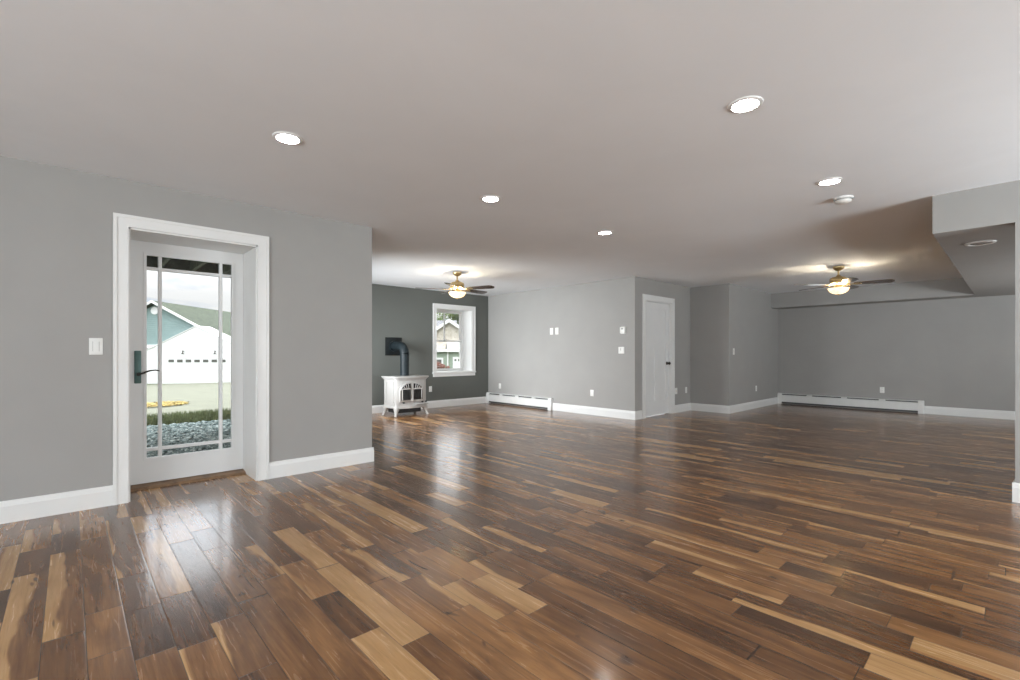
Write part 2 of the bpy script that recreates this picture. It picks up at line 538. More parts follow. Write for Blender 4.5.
# ------------------------------------------------------------------ glazed door
YD = 5.003
dx0, dx1, dz0, dz1 = D0 + 0.014, D1 - 0.014, 0.035, DH - 0.014
g0, g1, gz0, gz1 = 0.470, 1.110, 0.242, 1.962
mb = MB()
mb.box(dx0, g0, YD, YD + 0.045, dz0, dz1).box(g1, dx1, YD, YD + 0.045, dz0, dz1)
mb.box(g0, g1, YD, YD + 0.045, dz0, gz0).box(g0, g1, YD, YD + 0.045, gz1, dz1)
for (a0, a1, c0, c1) in ((g0 - 0.018, g0 + 0.004, gz0 - 0.018, gz1 + 0.018), (g1 - 0.004, g1 + 0.018, gz0 - 0.018, gz1 + 0.018),
                         (g0 + 0.004, g1 - 0.004, gz0 - 0.018, gz0 + 0.004), (g0 + 0.004, g1 - 0.004, gz1 - 0.004, gz1 + 0.018)):
    mb.box(a0, a1, YD - 0.008, YD, c0, c1)
door = struct(mb.build('door_1', DOORW))
mb = MB()
for xx in (0.567, 1.021):
    mb.box(xx - 0.013, xx + 0.013, YD + 0.002, YD + 0.043, gz0, gz1, bev=0.004)
for zz in (0.313, 1.850):
    mb.box(g0, g1, YD + 0.003, YD + 0.042, zz - 0.013, zz + 0.013, bev=0.004)
mb.build('muntin_grille', DOORW, door)
MB().box(g0 - 0.005, g1 + 0.005, YD + 0.020, YD + 0.025, gz0 - 0.005, gz1 + 0.005).build('glass_pane', GLASS, door)
mb = MB()
mb.box(0.392, 0.438, YD - 0.012, YD, 0.878, 1.152, bev=0.005)
esc = mb.build('lock_plate', TEALM, door, smooth=True)
mb = MB()
mb.lathe([(0.0, 0), (0.014, 0), (0.014, 0.035), (0.009, 0.04), (0.0, 0.04)], 16, Matrix.Translation((0.418, YD - 0.012, 0.955)) @ Matrix.Rotation(R(90), 4, 'X'))
mb.tube([(0.418, YD - 0.045, 0.955), (0.45, YD - 0.052, 0.966), (0.49, YD - 0.05, 0.984), (0.53, YD - 0.05, 0.988), (0.556, YD - 0.05, 0.980)], [0.008, 0.008, 0.007, 0.006, 0.005], 10)
mb.build('lever_handle', BRONZE, esc, smooth=True)
WOODSILL = simple('oak_threshold', (0.20, 0.12, 0.065), 0.45, var=0.35, vscale=20)
mb = MB()
mb.prism([(YD - 0.09, 0.0), (YD - 0.09, 0.006), (YD - 0.07, 0.020), (YD, 0.030), (T, 0.030), (T, 0.0)], D0 + 0.012, D1 - 0.012, 'x')
mb.build('threshold', WOODSILL, door)

# ------------------------------------------------------------------ window in the accent wall
mb = MB()
casing(mb, W0, W1, WZ0, WZ1, AY, w=0.088)
mb.box(W0 - 0.10, W1 + 0.10, AY - 0.035, AY + 0.02, WZ0 - 0.03, WZ0 + 0.002, bev=0.006)
mb.box(W0 - 0.085, W1 + 0.085, AY - 0.016, AY, WZ0 - 0.095, WZ0 - 0.03, bev=0.004)
struct(mb.build('trim_3', TRIM))
mb = MB()
YW = 8.56
mb.box(W0 - 0.001, W0 + 0.012, AY, 8.70, WZ0, WZ1).box(W1 - 0.012, W1 + 0.001, AY, 8.70, WZ0, WZ1)
mb.box(W0, W1, AY, 8.70, WZ1 - 0.012, WZ1 + 0.001).box(W0, W1, AY, 8.70, WZ0 - 0.001, WZ0 + 0.014)
struct(mb.build('trim_4', TRIM))
mb = MB()
def frame(mb, x0, x1, z0, z1, w, y0, y1):
    mb.box(x0, x0 + w, y0, y1, z0, z1, bev=0.003).box(x1 - w, x1, y0, y1, z0, z1, bev=0.003)
    mb.box(x0 + w, x1 - w, y0, y1, z0, z0 + w, bev=0.003).box(x0 + w, x1 - w, y0, y1, z1 - w, z1, bev=0.003)
wx0, wx1 = W0 + 0.012, W1 - 0.012
frame(mb, wx0, wx1, WZ0 + 0.014, WZ1 - 0.012, 0.018, YW, YW + 0.11)
win = struct(mb.build('window_1', TRIM))
zm = 1.405
mb = MB(); frame(mb, wx0 + 0.018, wx1 - 0.018, WZ0 + 0.032, zm + 0.016, 0.030, YW + 0.012, YW + 0.05)
lo = mb.build('lower_sash', TRIM, win)
MB().box(wx0 + 0.04, wx1 - 0.04, YW + 0.028, YW + 0.033, WZ0 + 0.05, zm - 0.005).build('glass_pane', GLASS, lo)
mb = MB(); frame(mb, wx0 + 0.018, wx1 - 0.018, zm - 0.016, WZ1 - 0.030, 0.030, YW + 0.055, YW + 0.093)
mb.box((wx0 + wx1) / 2 - 0.010, (wx0 + wx1) / 2 + 0.010, YW + 0.058, YW + 0.090, zm + 0.01, WZ1 - 0.05)
up = mb.build('upper_sash', TRIM, win)
MB().box(wx0 + 0.04, wx1 - 0.04, YW + 0.070, YW + 0.075, zm + 0.005, WZ1 - 0.05).build('glass_pane', GLASS, up)
mb = MB()
mb.box(6.03, 6.10, YW + 0.0, YW + 0.03, zm + 0.02, zm + 0.035, bev=0.004)
mb.build('sash_lock', TRIM, lo)

# ------------------------------------------------------------------ panelled door
mb = MB()
casing(mb, K0, K1, 0, KH, DY)
struct(mb.build('trim_5', TRIM))
mb = MB()
mb.box(K0 - 0.001, K0 + 0.014, DY, DY + 0.12, 0, KH).box(K1 - 0.014, K1 + 0.001, DY, DY + 0.12, 0, KH).box(K0, K1, DY, DY + 0.12, KH - 0.014, KH + 0.001)
mb.box(K0 + 0.014, K0 + 0.026, DY + 0.085, DY + 0.12, 0, KH - 0.014).box(K1 - 0.026, K1 - 0.014, DY + 0.085, DY + 0.12, 0, KH - 0.014)
struct(mb.build('trim_6', TRIM))
ky = DY + 0.045
kx0, kx1, kz0, kz1 = K0 + 0.017, K1 - 0.017, 0.012, KH - 0.017
mb = MB()
st = 0.115
mb.box(kx0, kx0 + st, ky, ky + 0.036, kz0, kz1).box(kx1 - st, kx1, ky, ky + 0.036, kz0, kz1)
mb.box(kx0 + st, kx1 - st, ky, ky + 0.036, kz0, 0.28).box(kx0 + st, kx1 - st, ky, ky + 0.036, 1.30, 1.44).box(kx0 + st, kx1 - st, ky, ky + 0.036, kz1 - st, kz1)
kc = (kx0 + kx1) / 2
mb.box(kc - 0.055, kc + 0.055, ky, ky + 0.036, 0.28, 1.30)
mb.box(kx0 + st, kx1 - st, ky + 0.012, ky + 0.030, 0.28, kz1 - st)
d2_ = struct(mb.build('door_2', DOORW))
mb = MB()
MK = Matrix.Translation((kx1 - 0.065, ky, 0.945)) @ Matrix.Rotation(R(90), 4, 'X')
mb.lathe([(0, 0), (0.032, 0), (0.032, 0.006), (0.012, 0.010), (0.012, 0.03), (0.024, 0.036), (0.029, 0.05), (0.024, 0.064), (0, 0.068)], 20, MK)
mb.build('door_knob', BRONZE, d2_, smooth=True)
for zz in (0.25, 1.05, 1.85):
    mb = MB()
    mb.tube([(kx0 - 0.002, ky - 0.005, zz - 0.045), (kx0 - 0.002, ky - 0.005, zz + 0.045)], 0.007, 8)
    mb.build('hinge', BRONZE, d2_)

# ------------------------------------------------------------------ recessed lights
LENS = emitter('led_lens', (1.0, 0.97, 0.92), 65.0)
def recessed(label, loc):
    t = thing('recessed_light', label, 'ceiling light', loc, 0, 'recessed ceiling lights')
    MB().lathe([(0.064, -0.008), (0.068, -0.010), (0.082, -0.006), (0.086, 0.0), (0.064, 0.0)], 40, cap=False).build('trim_ring', TRIM, t, smooth=True)
    MB().lathe([(0.0, -0.0075), (0.045, -0.0072), (0.066, -0.006)], 40, cap=False).build('lens', LENS, t, smooth=True)
    return t
r0 = recessed('lit recessed light in the ceiling in front of the glazed door', (0.97, 3.02, H))
for lab, loc in (('largest lit recessed light, alone in the ceiling nearest the viewer', (2.60, 0.97, H)),
                 ('lit recessed light in the ceiling just beyond the end of the door wall', (2.605, 3.03, H)),
                 ('lit recessed light in the ceiling farthest from the viewer, toward the panelled door', (4.24, 3.033, H)),
                 ('lit recessed light in the ceiling right beside the smoke detector', (4.23, 0.965, H))):
    c = copy_tree(r0)
    c.location = loc
    c['label'] = lab
# unlit can light in the soffit
t = thing('soffit_can_light', 'unlit round can light with wide white ring under the lowered soffit', 'ceiling light', (5.99, 0.215, SZ))
MB().lathe([(0.072, -0.004), (0.078, -0.012), (0.092, -0.012), (0.104, -0.005), (0.106, 0.0), (0.07, 0.0)], 40, cap=False).build('trim_ring', TRIM, t, smooth=True)
GREYM = simple('grey_baffle', (0.30, 0.30, 0.29), 0.5)
MB().lathe([(0.0, -0.016), (0.03, -0.014), (0.055, -0.006), (0.074, -0.002)], 32, cap=False).build('bulb_face', GREYM, t, smooth=True)

# smoke detector
t = thing('smoke_detector', 'white round smoke detector on the ceiling beside a recessed light', 'smoke detector', (4.77, 0.99, H))
MB().lathe([(0.0, -0.012), (0.072, -0.012), (0.074, 0.0)], 36, cap=False).build('mounting_base', TRIM, t, smooth=True)
MB().lathe([(0.0, -0.048), (0.025, -0.048), (0.045, -0.045), (0.056, -0.038), (0.062, -0.026), (0.064, -0.018), (0.058, -0.012), (0.0, -0.012)], 36, cap=False).build('detector_body', PLATE, t, smooth=True)
MB().lathe([(0.0635, -0.024), (0.066, -0.022), (0.0655, -0.017)], 36, cap=False).build('vent_slot', GREYM, t)

# ------------------------------------------------------------------ ceiling fans
def blade_wood():
    m, nt, bs = material('walnut_blade')
    tc = nt.n('ShaderNodeTexCoord').outputs['Object']
    x, y, z = nt.sep(tc)
    f = nt.noise(nt.xyz(nt.m('MULTIPLY', x, 4), nt.m('MULTIPLY', y, 40), z), 1.0, 4, 0.5, 0.5)
    nt.put(bs.inputs['Base Color'], nt.ramp(f, [(0.3, (0.030, 0.017, 0.010)), (0.7, (0.075, 0.040, 0.022))]))
    bs.inputs['Roughness'].default_value = 0.22
    bs.inputs['Coat Weight'].default_value = 0.5
    bs.inputs['Coat Roughness'].default_value = 0.1
    return m
BLADE = blade_wood()
def bowl_material():
    m, nt, bs = material('alabaster_bowl')
    f = nt.noise(nt.pos(), 40, 3)
    nt.put(bs.inputs['Base Color'], (0.62, 0.52, 0.36))
    nt.put(bs.inputs['Emission Color'], nt.ramp(f, [(0.3, (1.0, 0.62, 0.25)), (0.65, (1.0, 0.84, 0.55))]))
    bs.inputs['Emission Strength'].default_value = 1.5
    bs.inputs['Roughness'].default_value = 0.3
    return m
BOWL = bowl_material()
BULB = emitter('warm_bulb', (1.0, 0.84, 0.62), 430.0)
def make_fan(label, loc, rz):
    t = thing('ceiling_fan', label, 'ceiling fan', loc, rz, 'ceiling fans')
    MB().lathe([(0.0, 0.0), (0.072, 0.0), (0.075, -0.012), (0.070, -0.03), (0.055, -0.05), (0.030, -0.064), (0.018, -0.07), (0.0, -0.07)], 32).build('canopy', BRASS, t, smooth=True)
    MB().tube([(0, 0, -0.06), (0, 0, -0.155)], 0.013, 16).build('downrod', BRASS, t, smooth=True)
    MB().lathe([(0.0, -0.13), (0.022, -0.132), (0.034, -0.148), (0.040, -0.155), (0.080, -0.165), (0.106, -0.180), (0.115, -0.198), (0.115, -0.222), (0.104, -0.236), (0.112, -0.242), (0.112, -0.256), (0.085, -0.266), (0.072, -0.285), (0.0, -0.285)], 40).build('motor_housing', BRASS, t, smooth=True)
    ZB = -0.275
    for k in range(5):
        a = 2 * PI * k / 5
        M = Matrix.Rotation(a, 4, 'Z')
        pitch = Matrix.Translation((0, 0, ZB)) @ Matrix.Rotation(R(-12), 4, 'X')
        mb = MB()
        n = 14
        poly = []
        xs = [0.185 + (0.66 - 0.185) * i / n for i in range(n + 1)]
        def hw(x):
            u = (x - 0.185) / 0.475
            w = 0.046 + 0.022 * math.sin(min(u, 0.8) / 0.8 * PI / 2)
            if u > 0.86:
                w *= math.sqrt(max(0.0, 1 - ((u - 0.86) / 0.14) ** 2)) * 0.75 + 0.25 if u < 1 else 0.25
            if u < 0.06: w *= 0.8 + 0.2 * u / 0.06
            return w
        poly = [(x, hw(x)) for x in xs] + [(x, -hw(x)) for x in reversed(xs)]
        mb.prism(poly, -0.0035, 0.0035, 'z', pitch)
        bl = mb.build('blade', BLADE, t)
        bl.rotation_euler = (0, 0, a)
        mb = MB()
        mb.prism([(0.085, 0.016), (0.14, 0.012), (0.19, 0.018), (0.225, 0.036), (0.262, 0.030), (0.285, 0.0), (0.262, -0.030), (0.225, -0.036), (0.19, -0.018), (0.14, -0.012), (0.085, -0.016)], -0.010, -0.004, 'z', pitch, bev=0.0015)
        mb.tube([(0.075, 0, -0.25), (0.10, 0, -0.262), (0.14, 0, ZB - 0.006)], 0.011, 8)
        mb.build('blade_bracket', BRASS, bl)
    mb = MB()
    mb.lathe([(0.0, -0.284), (0.034, -0.284), (0.046, -0.295), (0.046, -0.315), (0.030, -0.325), (0.018, -0.33), (0.018, -0.42), (0.0, -0.42)], 28)
    for k in range(3):
        a = 2 * PI * (k + 0.5) / 3
        ca, sa = math.cos(a), math.sin(a)
        mb.tube([(0.014 * ca, 0.014 * sa, -0.340), (0.05 * ca, 0.05 * sa, -0.345), (0.07 * ca, 0.07 * sa, -0.350)], 0.007, 8)
    fit = mb.build('light_fitter', BRASS, t, smooth=True)
    for k in range(3):
        a = 2 * PI * (k + 0.5) / 3
        M = Matrix.Translation((0.088 * math.cos(a), 0.088 * math.sin(a), -0.353))
        MB().lathe([(0.0, 0.024), (0.012, 0.022), (0.021, 0.010), (0.022, -0.004), (0.014, -0.018), (0.0, -0.024)], 14, M).build('bulb', BULB, fit, smooth=True)
    prof = []
    for i in range(13):
        q = PI / 2 * i / 12
        prof.append((0.132 * math.cos(q) + 0.0, -0.335 - 0.085 * math.sin(q)))
    prof[-1] = (0.0, prof[-1][1])
    outer = prof
    inner = [(max(0, r - 0.006), z + 0.006) for r, z in reversed(prof[:-1])]
    rim = [(0.139, -0.330), (0.139, -0.336)]
    MB().lathe(inner[-1:] + rim + outer, 40, cap=False).build('glass_bowl', BOWL, t, smooth=True)
    MB().lathe([(0.0, -0.418), (0.016, -0.419), (0.014, -0.430), (0.006, -0.440), (0.0, -0.444)], 16).build('finial', BRASS, t, smooth=True)
    return t
fan = make_fan('lit brass ceiling fan hanging before the dark wall with the window', (4.56, 6.13, H), 0.0)
fan.rotation_euler = (0, 0, R(46.97 - 90 + 48))
fan2 = copy_tree(fan)
fan2.location = (8.456, 1.814, H)
fan2.rotation_euler = (0, 0, R(46.97 - 90 - 37))
fan2['label'] = 'lit brass ceiling fan hanging before the far grey wall with the low soffit'

# ------------------------------------------------------------------ stove
sx0, sx1, sy0, sy1 = 4.205, 4.885, 7.47, 7.93
st = thing('gas_stove', 'cream enamelled cast iron stove with arched glass doors against the dark wall', 'stove', ((sx0 + sx1) / 2, (sy0 + sy1) / 2, 0))
hx, hy = (sx1 - sx0) / 2, (sy1 - sy0) / 2
def bowed(hx, hy, bow, ch, n=12):
    """footprint with chamfered front corners and a gently bowed front (front = -y)"""
    pts = [(hx, hy), (hx, -hy + ch), (hx - ch, -hy)]
    for i in range(1, n):
        u = i / n
        pts.append((hx - ch - (2 * hx - 2 * ch) * u, -hy - bow * math.sin(PI * u)))
    pts += [(-hx + ch, -hy), (-hx, -hy + ch), (-hx, hy)]
    return pts
mb = MB()
mb.prism(bowed(hx - 0.02, hy - 0.015, 0.015, 0.03), 0.15, 0.675, 'z', bev=0.006)
mb.prism(bowed(hx - 0.005, hy, 0.022, 0.035), 0.138, 0.178, 'z', bev=0.008)
mb.prism(bowed(hx - 0.008, hy - 0.004, 0.018, 0.033), 0.655, 0.682, 'z', bev=0.006)
# moulded panel on each flank
for s in (-1, 1):
    xa = s * (hx - 0.02)
    mb.box(min(xa, xa + s * 0.008), max(xa, xa + s * 0.008), -hy + 0.09, -hy + 0.105, 0.24, 0.62)
    mb.box(min(xa, xa + s * 0.008), max(xa, xa + s * 0.008), hy - 0.105, hy - 0.09, 0.24, 0.62)
    mb.box(min(xa, xa + s * 0.008), max(xa, xa + s * 0.008), -hy + 0.09, hy - 0.09, 0.605, 0.62)
    mb.box(min(xa, xa + s * 0.008), max(xa, xa + s * 0.008), -hy + 0.09, hy - 0.09, 0.24, 0.255)
mb.build('body', ENAMEL, st, smooth=True)
mb = MB()
mb.prism(bowed(hx + 0.024, hy + 0.016, 0.030, 0.03, 16), 0.690, 0.715, 'z', bev=0.009, seg=3)
mb.prism(bowed(hx + 0.012, hy + 0.008, 0.026, 0.03, 16), 0.676, 0.694, 'z', bev=0.004)
mb.build('top_plate', ENAMEL, st, smooth=True)
# legs: flared cabriole
for sx in (-1, 1):
    for sy in (-1, 1):
        mb = MB()
        cx_, cy_ = sx * (hx - 0.055), sy * (hy - 0.055)
        pts = [(cx_, cy_, 0.172), (cx_ + sx * 0.012, cy_ + sy * 0.012, 0.13), (cx_ + sx * 0.022, cy_ + sy * 0.022, 0.085), (cx_ + sx * 0.032, cy_ + sy * 0.032, 0.04), (cx_ + sx * 0.048, cy_ + sy * 0.045, 0.014), (cx_ + sx * 0.052, cy_ + sy * 0.048, 0.0)]
        mb.tube(pts, [0.060, 0.051, 0.036, 0.024, 0.024, 0.025], 14)
        mb.build('leg', ENAMEL, st, smooth=True)
# arched double doors
yf = -hy - 0.022
def arch(x0, x1, z0, zs, zt, outer_x, n=10):
    """half of a double arch: straight inner edge at x1, curve rising from outer edge x0"""
    pts = [(x0, z0), (x1, z0), (x1, zt)]
    for i in range(1, n + 1):
        u = i / n
        ang = PI / 2 * (1 - u)
        px = x1 + (x0 - x1) * math.cos(ang)
        pz = zs + (zt - zs) * math.sin(ang)
        pts.append((px, pz))
    return pts
cxo = -0.02
for s in (-1, 1):
    mb = MB()
    mb.prism(arch(cxo + s * 0.245, cxo + s * 0.004, 0.262, 0.455, 0.612, s), yf - 0.006, yf + 0.030, 'y', bev=0.004)
    dr = mb.build('door', ENAMEL, st, smooth=True)
    mb = MB()
    mb.prism(arch(cxo + s * 0.222, cxo + s * 0.028, 0.292, 0.452, 0.588, s), yf - 0.009, yf - 0.003, 'y')
    mb.build('fire_glass', simple('dark_fire_glass', (0.012, 0.011, 0.010), 0.18, var=0.5, vscale=25), dr)
    mb = MB()
    mb.box(min(cxo + s * 0.218, cxo + s * 0.03), max(cxo + s * 0.218, cxo + s * 0.03), yf - 0.016, yf - 0.008, 0.482, 0.502)
    for q in (0.08, 0.125, 0.17):
        dx = cxo + s * q
        mb.tube([(cxo + s * (0.028 + (q - 0.028) * 0.75), yf - 0.012, 0.49), (dx, yf - 0.012, 0.452 + 0.136 * math.sqrt(max(0.02, 1 - ((q - 0.028) / 0.194) ** 2)) - 0.004)], 0.0055, 6)
    mb.tube([(cxo + s * 0.200, yf - 0.012, 0.294), (cxo + s * 0.200, yf - 0.012, 0.485)], 0.008, 6)
    mb.build('arched_tracery', ENAMEL, dr)
mb = MB()
mb.lathe([(0, 0), (0.015, 0), (0.015, 0.01), (0.024, 0.018), (0.018, 0.03), (0, 0.033)], 14, Matrix.Translation((cxo, yf - 0.006, 0.285)) @ Matrix.Rotation(R(90), 4, 'X'))
mb.build('door_latch', ENAMEL, st, smooth=True)
# lower ash lip and small hardware
mb = MB()
mb.prism([(hx * 0.92, -hy + 0.02), (hx * 0.95, -hy - 0.035), (hx * 0.4, -hy - 0.06), (0.06, -hy - 0.06), (0.03, -hy + 0.02)], 0.200, 0.216, 'z', bev=0.005)
mb.build('ash_lip', ENAMEL, st, smooth=True)
for dx in (-0.19, 0.20, 0.28):
    mb = MB()
    mb.lathe([(0, 0), (0.011, 0), (0.011, 0.02), (0.017, 0.024), (0.015, 0.034), (0, 0.036)], 12, Matrix.Translation((dx, -hy - 0.003, 0.245)) @ Matrix.Rotation(R(90), 4, 'X'))
    mb.build('control_knob', IRON, st, smooth=True)
mb = MB()
mb.box(-hx + 0.09, hx - 0.09, -hy + 0.10, hy - 0.03, 0.05, 0.165, bev=0.01)
mb.build('burner_box', IRON, st)

# flue pipe and its wall plate
px_, py_ = 4.60, 7.83
fp = thing('flue_pipe', 'black stove pipe with an elbow into a square plate on the dark wall', 'stove pipe', (px_, py_, 0.715))
zc = 0.555   # elbow axis height above the stove top
mb = MB()
mb.tube([(0, 0, 0.0), (0, 0, 0.40)], 0.082, 32)
mb.build('vertical_pipe', PIPE, fp, smooth=True)
for zz in (0.012, 0.20, 0.39):
    MB().tube([(0, 0, zz - 0.008), (0, 0, zz + 0.008)], 0.087, 32).build('collar', PIPE, fp, smooth=True)
mb = MB()
pts = []
rb = 0.155
for i in range(5):
    q = PI / 2 * i / 4
    pts.append((0, rb - rb * math.cos(q), 0.40 + rb * math.sin(q)))
pts.append((0, AY - py_ - 0.02, 0.40 + rb))
mb.tube(pts, 0.083, 32)
mb.build('elbow', PIPE, fp, smooth=True)
MB().tube([(0, AY - py_ - 0.06, 0.40 + rb), (0, AY - py_ - 0.012, 0.40 + rb)], 0.105, 32).build('wall_collar', PIPE, fp, smooth=True)
mb = MB()
mb.box(-0.178, 0.178, AY - py_ - 0.014, AY - py_ - 0.001, 0.375, 0.725, bev=0.004)
mb.box(-0.150, 0.150, AY - py_ - 0.020, AY - py_ - 0.012, 0.403, 0.697, bev=0.004)
mb.build('wall_plate', simple('black_steel', (0.008, 0.011, 0.012), 0.5, metal=0.0, spec=0.3, var=0.2), fp, smooth=True)

# ------------------------------------------------------------------ hydronic heaters
def heater(label, p, length, rz):
    """runs along local x from 0 to length, back on local y = 0, room toward -y"""
    t = thing('baseboard_heater', label, 'heater', (p[0], p[1], 0), rz, 'baseboard heaters')
    hh, dp = 0.235, 0.068
    mb = MB()
    mb.box(0.03, length - 0.03, -0.006, -0.001, 0.02, hh)
    mb.prism([(-0.001, hh), (-0.001, hh + 0.004), (-0.050, hh - 0.006), (-0.050, hh - 0.010)], 0.03, length - 0.03, 'x')
    mb.build('back_panel', HEATER, t)
    mb = MB()
    mb.prism([(-dp, 0.054), (-dp + 0.004, 0.050), (-dp + 0.004, 0.190), (-dp + 0.024, 0.200), (-dp + 0.022, 0.203), (-dp, 0.194)], 0.03, length - 0.03, 'x')
    mb.build('front_cover', HEATER, t)
    mb = MB()
    mb.box(0.05, length - 0.05, -0.060, -0.008, 0.022, 0.155)
    mb.build('fin_element', FINS, t)
    MB().box(0.03, length - 0.03, -0.034, -0.030, 0.205, 0.228).build('damper', FINS, t)
    n = 4
    for k in range(n - 1):
        xx = length * (k + 1) / n
        MB().box(xx - 0.05, xx + 0.05, -0.060, -0.004, 0.198, 0.231, bev=0.003).build('bracket', HEATER, t)
    for xx in (0.0, length - 0.085):
        mb = MB()
        mb.prism([(-0.001, 0.0), (-dp - 0.004, 0.0), (-dp - 0.004, 0.205), (-0.05, hh + 0.006), (-0.001, hh + 0.008)], xx, xx + 0.085, 'x', bev=0.004)
        mb.build('end_cap', HEATER, t, smooth=True)
    return t
heater('white baseboard heater along the pale wall in the corner by the dark wall', (BX - 0.001, AY - 0.004), AY - 6.268, R(-90))
heater('white baseboard heater along the foot of the far grey wall', (FX - 0.001, NY - 0.004), NY - 1.166, R(-90))

# ------------------------------------------------------------------ plates on the walls (local: back on y = 0, room toward -y)
def plate_mesh(mb, w, h, t=0.006):
    mb.box(-w / 2, w / 2, -t, -0.0005, -h / 2, h / 2, bev=0.0025)
def outlet(label, loc, rz):
    t = thing('wall_outlet', label, 'outlet', loc, rz, 'wall outlets')
    mb = MB(); plate_mesh(mb, 0.072, 0.116); mb.build('cover_plate', PLATE, t, smooth=True)
    for s in (-1, 1):
        mb = MB()
        mb.lathe([(0, 0.0), (0.0165, 0.0), (0.0165, 0.0085), (0.0, 0.0085)], 18, Matrix.Translation((0, 0, s * 0.0195)) @ Matrix.Rotation(R(90), 4, 'X'))
        soc = mb.build('socket', PLATE, t)
        mb = MB()
        for q in (-0.006, 0.006):
            mb.box(q - 0.001, q + 0.001, -0.0092, -0.0080, s * 0.0195 - 0.002, s * 0.0195 + 0.006)
        mb.build('slot', SLOT, soc)
    return t
def switch(label, loc, rz):
    t = thing('light_switch', label, 'light switch', loc, rz, 'rocker switches')
    mb = MB(); plate_mesh(mb, 0.076, 0.122); mb.build('cover_plate', PLATE, t, smooth=True)
    mb = MB()
    mb.prism([(-0.005, -0.034), (-0.0075, -0.034), (-0.0105, 0.034), (-0.005, 0.034)], -0.0165, 0.0165, 'x')
    mb.build('rocker', PLATE, t)
    mb = MB()
    for a0, a1, c0, c1 in ((-0.0185, -0.0165, -0.036, 0.036), (0.0165, 0.0185, -0.036, 0.036)):
        mb.box(a0, a1, -0.0068, -0.0055, c0, c1)
    mb.build('rocker_gap', GREYM, t)
    return t
E_ = R(-90)   # on walls facing -x the room lies toward -x
o1 = outlet('white outlet low on the dark wall beside the stove', (5.45, AY, 0.394), 0)
o2 = outlet('white outlet on the pale wall above the heater', (BX, 7.847, 0.403), E_)
o3 = outlet('white outlet low on the pale wall between heater and wall corner', (BX, 5.31, 0.402), E_)
o4 = outlet('white outlet on the shaded wall farther from the panelled door casing', (8.843, DY, 0.411), 0)
o5 = outlet('white outlet low on the short nook wall beyond the rocker switch', (10.38, NY, 0.404), 0)
o6 = outlet('white outlet above the heater on the far grey wall', (FX, 1.791, 0.409), E_)
switch('white rocker switch on the grey wall beside the glazed door', (0.14, LY, 1.180), 0)
switch('white rocker switch on the nook wall near its outer corner', (9.24, NY, 1.166), 0)
# wide blank box right at the door casing
t = thing('cable_plate', 'white low voltage plate right beside the panelled door casing', 'wall plate', (8.425, DY, 0.414))
mb = MB(); plate_mesh(mb, 0.108, 0.118, 0.010); mb.build('cover_plate', PLATE, t, smooth=True)
mb = MB(); mb.lathe([(0, 0), (0.006, 0), (0.006, 0.008), (0, 0.008)], 12, Matrix.Translation((0, -0.010, 0.0)) @ Matrix.Rotation(R(90), 4, 'X')); mb.build('jack', BRASS, t)
# pair of plates where a television would hang
def media(label, y):
    t = thing('media_plate', label, 'wall plate', (BX, y, 1.57), E_, 'pair of plates for a television')
    mb = MB(); plate_mesh(mb, 0.082, 0.135); mb.build('cover_plate', PLATE, t, smooth=True)
    mb = MB(); mb.box(-0.018, 0.018, -0.0075, -0.0055, -0.034, 0.034, bev=0.001); mb.build('insert', PLATE, t)
media('white plate high on the pale wall, the one nearer the dark wall', 6.305)
media('white plate high on the pale wall, the one nearer the thermostat', 6.165)
# thermostat and switch by the corner
t = thing('thermostat', 'white box thermostat on the pale wall above a switch, near the corner', 'thermostat', (BX, 4.635, 1.532), E_)
MB().box(-0.055, 0.055, -0.008, -0.0005, -0.062, 0.062, bev=0.003).build('back_plate', PLATE, t, smooth=True)
MB().box(-0.048, 0.048, -0.042, -0.008, -0.055, 0.055, bev=0.006).build('housing', PLATE, t, smooth=True)
MB().box(-0.022, 0.022, -0.0435, -0.0418, 0.012, 0.036).build('display', GREYM, t)
t = thing('wall_control', 'white double wall control with a slider on the pale wall below the thermostat', 'light switch', (BX, 4.675, 1.185), E_)
mb = MB(); plate_mesh(mb, 0.118, 0.118, 0.010); mb.build('cover_plate', PLATE, t, smooth=True)
MB().box(-0.012, -0.006, -0.0115, -0.0095, -0.005, 0.05).build('slider_slot', SLOT, t)
MB().box(0.012, 0.046, -0.0150, -0.0095, -0.033, 0.033, bev=0.002).build('rocker', PLATE, t)
MB().box(-0.020, 0.0, -0.018, -0.010, 0.035, 0.048, bev=0.002).build('slider', PLATE, t)

# ------------------------------------------------------------------ outdoors
F2 = Vector((math.cos(R(46.97)), math.sin(R(46.97)), 0))
def gz_(y):
    return -0.10 if y < 9 else -0.10 - (y - 9) * 0.0295
GRASSG = simple('lawn', (0.068, 0.087, 0.035), 0.9, var=0.3, vscale=3)
DRIVE = simple('driveway_gravel', (0.135, 0.14, 0.10), 0.9, var=0.12, vscale=2.0, bump=0.3, bscale=30)
KERB = simple('pale_concrete', (0.30, 0.295, 0.27), 0.9, var=0.08)
SOIL = simple('gravel_bed_base', (0.10, 0.12, 0.12), 0.9, var=0.3, vscale=30)
def strip(name, mat, y0, y1, x0, x1, lift=0.0, n=1):
    b = bmesh.new()
    rows = []
    for i in range(n + 1):
        y = y0 + (y1 - y0) * i / n
        rows.append([b.verts.new((x, y, gz_(y) + lift)) for x in (x0, x1)])
    for A, B in zip(rows, rows[1:]):
        b.faces.new((A[0], A[1], B[1], B[0]))
    m = MB(); m.bm.free(); m.bm = b
    r = bmesh.ops.extrude_face_region(b, geom=b.faces[:])
    bmesh.ops.translate(b, verts=[v for v in r['geom'] if isinstance(v, bmesh.types.BMVert)], vec=(0, 0, -0.08))
    return struct(m.build(name, mat))
strip('ground_gravel_bed', SOIL, 5.07, 9.95, -8, 2.0)
strip('ground_gravel_side', SOIL, 8.72, 9.95, 2.0, 40)
